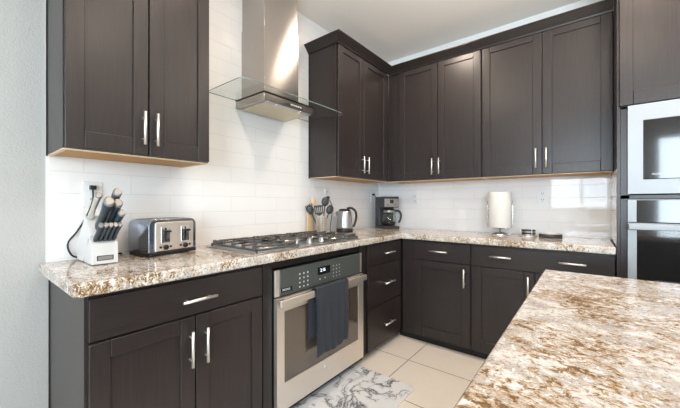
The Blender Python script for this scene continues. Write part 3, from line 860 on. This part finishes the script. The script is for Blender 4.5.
utensil('wooden_spoon', 'wooden spoon at the back left of the utensil holder', (-.022, .0, .012), (-.035, -.035, .255), spoonh, 'woodspoon', 'woodspoon')
utensil('ladle', 'large black ladle, tallest of the black utensils, leaning right', (.0, .012, .012), (.018, .016, .250), ladle)
utensil('solid_spoon', 'black spoon behind the ladle, rightmost in the steel holder', (-.012, .020, .012), (.040, .050, .180), ladle)
# rolling pin / cutting board edge beside
r = thing('cutting_board', 'small pale wooden board standing against the wall behind the utensil holder', 'cutting board', (.030, -1.178, CT), 0)
MB().box(-.008, .008, -.080, .0, .0005, .200).build('board', 'lightwood', r, .003, 2)

# kettle
r = thing('electric_kettle', 'stainless electric kettle with black handle and base, beside the utensils', 'kettle', (.135, -.850, CT), math.radians(-51))
MB().lathe([(0, .0005), (.078, .0005), (.080, .006), (.080, .030), (.077, .036), (0, .036)], 40).build('base', 'black', r)
MB().lathe([(0, .0365), (.077, .0365), (.077, .05), (.070, .14), (.062, .198), (.058, .206), (0, .206)], 40).build('body', 'steel_white', r)
lid = MB().lathe([(0, .2065), (.057, .2065), (.055, .216), (.035, .224), (0, .226)], 32).build('lid', 'black', r)
MB().prism([(-.018, 0), (.018, 0), (.006, .03), (-.006, .03)], .155, .200, 'z', Matrix.Translation((0, -.056, 0)) @ Matrix.Rotation(PI, 4, 'Z')).build('spout', 'steel_white', r, .003, 2)
MB().tube(catmull([(0, .020, .226), (0, .065, .232), (0, .105, .200), (0, .112, .14), (0, .098, .080), (0, .082, .050)], 6), .0115, 10).build('handle', 'black', r)

# coffee maker: local front -y ; rotate so that front normal points at -32 deg
r = thing('coffee_maker', 'black and stainless drip coffee maker in the counter corner', 'coffee maker', (.225, -.190, CT), math.radians(-32 + 90))
hw = .092
MB().box(-hw, hw, -.115, .115, .0008, .030).build('base', 'char', r, .008, 3)
MB().box(-hw, hw, .020, .115, .0305, .350).build('water_tower', 'char', r, .010, 3)
hd = MB().box(-hw, hw, -.100, .019, .232, .352).build('brew_head', 'char', r, .008, 3)
fp = box(-hw + .008, hw - .008, -.1035, -.1005, .240, .328).build('front_plate', 'steel_white', hd, .001, 2)
box(-.022, .022, -.105, -.1036, .278, .318).build('display', 'black_glass', fp)
mb = MB()
for q in (-.055, -.038, .038, .055): mb.lathe([(0, 0), (.005, 0), (.005, .002), (0, .002)], 12, (0, 0, 0), Matrix.Translation((q, -.1036, .262)) @ Matrix.Rotation(PI / 2, 4, 'X'))
mb.build('buttons', 'char', fp)
MB().lathe([(0, .0305), (.062, .0305), (.062, .036), (0, .036)], 32, (0, -.045, 0)).build('hot_plate', 'black', r)
rc = thing('coffee_carafe', 'glass coffee carafe with black handle on the hot plate of the coffee maker', 'carafe', (0, 0, 0), 0)
rc.matrix_world = Matrix.Translation((.225, -.190, CT + .0365)) @ Matrix.Rotation(math.radians(58), 4, 'Z') @ Matrix.Translation((0, -.045, 0)) @ Matrix.Scale(1.18, 4)
MB().lathe([(0, .0002), (.050, .0002), (.060, .014), (.068, .055), (.064, .085), (.048, .120), (.046, .120), (.062, .085), (.066, .055), (.058, .015), (0, .003)], 36).build('jug', 'glass', rc)
MB().lathe([(.0487, .118), (.051, .118), (.051, .136), (.049, .140), (.0487, .136)], 32).build('collar', 'steel_white', rc)
MB().lathe([(0, .141), (.050, .141), (.048, .152), (.02, .158), (0, .158)], 32).build('lid', 'black', rc)
MB().lathe([(0, .004), (.052, .005), (.059, .018), (.062, .034), (0, .034)], 32).build('coffee', 'coffee', rc)
a_ = math.radians(-25)
dx, dy = math.cos(a_), math.sin(a_)
MB().tube(catmull([(dx * .050, dy * .050, .132), (dx * .085, dy * .085, .135), (dx * .108, dy * .108, .105), (dx * .104, dy * .104, .06), (dx * .088, dy * .088, .025)], 6), .009, 8).build('handle', 'black', rc)

# paper towels
r = thing('paper_towel_holder', 'chrome paper towel stand with round base on the far counter', 'paper towel holder', (1.370, -.210, CT))
MB().lathe([(0, .0005), (.088, .0005), (.090, .006), (.080, .014), (.030, .024), (.012, .028), (0, .028)], 40).build('base', 'chrome', r)
MB().tube([(0, 0, .026), (0, 0, .374)], .006, 10).build('post', 'chrome', r)
for s in (-1, 1):
    MB().tube(catmull([(s * .0985, 0, .075), (s * .099, 0, .12), (s * .099, 0, .30)], 4), .0035, 8).build('side_rod', 'chrome', r)
MB().tube([(-.0985, 0, .060), (-.0985, 0, .076)], .0035, 8)
mb = MB().tube([(-.0985, 0, .072), (-.04, 0, .058), (.04, 0, .058), (.0985, 0, .072)], .0035, 8); mb.build('cross_rod', 'chrome', r)
rl = MB().lathe([(.020, .066), (.092, .066), (.0925, .068), (.0925, .372), (.091, .375), (.020, .375), (.020, .066)], 48, (0, 0, 0))
rl = rl.build('paper_towel_roll', 'paper', None, loc=(1.370, -.210, CT)); tag(rl, 'white paper towel roll standing on the chrome holder', 'paper towels')

# coasters stack, dish
r = thing('coaster_set', 'round silver coaster stack in a holder, right of the paper towels', 'coasters', (1.585, -.215, CT))
MB().lathe([(0, .0005), (.066, .0005), (.070, .004), (.064, .009), (0, .009)], 32).build('tray', 'nickel', r)
for k in range(4):
    MB().lathe([(0, 0), (.050, 0), (.052, .003), (.052, .008), (.050, .010), (0, .010)], 32, (.002 * (k % 2), 0, .0095 + k * .0125)).build('coaster', ['steel_white', 'char'][k % 2], r)
mb = MB()
for a_ in (0, PI / 2, PI, PI * 1.5): mb.tube([(.0585 * math.cos(a_ + .6), .0585 * math.sin(a_ + .6), .006), (.0585 * math.cos(a_ + .6), .0585 * math.sin(a_ + .6), .066)], .003, 6)
mb.build('rail', 'nickel', r)
r = thing('small_tray', 'low black round tray, rightmost item on the far counter', 'tray', (1.740, -.205, CT))
MB().lathe([(0, .0005), (.076, .0005), (.080, .004), (.080, .028), (.076, .030), (.072, .020), (0, .018)], 36).build('dish', 'char', r)
MB().lathe([(.0762, .0302), (.081, .0302), (.081, .034), (.0762, .034), (.0762, .0302)], 36).build('rim', 'nickel', r)

# floor mat
ptsm = []
def rrect(x0, x1, y0, y1, rad, n=5):
    p = []
    for (cx_, cy_, a0) in ((x1 - rad, y0 + rad, -PI / 2), (x1 - rad, y1 - rad, 0), (x0 + rad, y1 - rad, PI / 2), (x0 + rad, y0 + rad, PI)):
        for k in range(n + 1):
            a = a0 + PI / 2 * k / n; p.append((cx_ + rad * math.cos(a), cy_ + rad * math.sin(a)))
    return p
mo = MB().prism(rrect(.560, 1.068, -2.25, -1.283, .025), FLOOR + .0005, FLOOR + .013, 'z').build('floor_mat', 'marble', None, .003, 2)
tag(mo, 'white marble patterned mat with dark veins on the floor before the oven', 'floor mat')
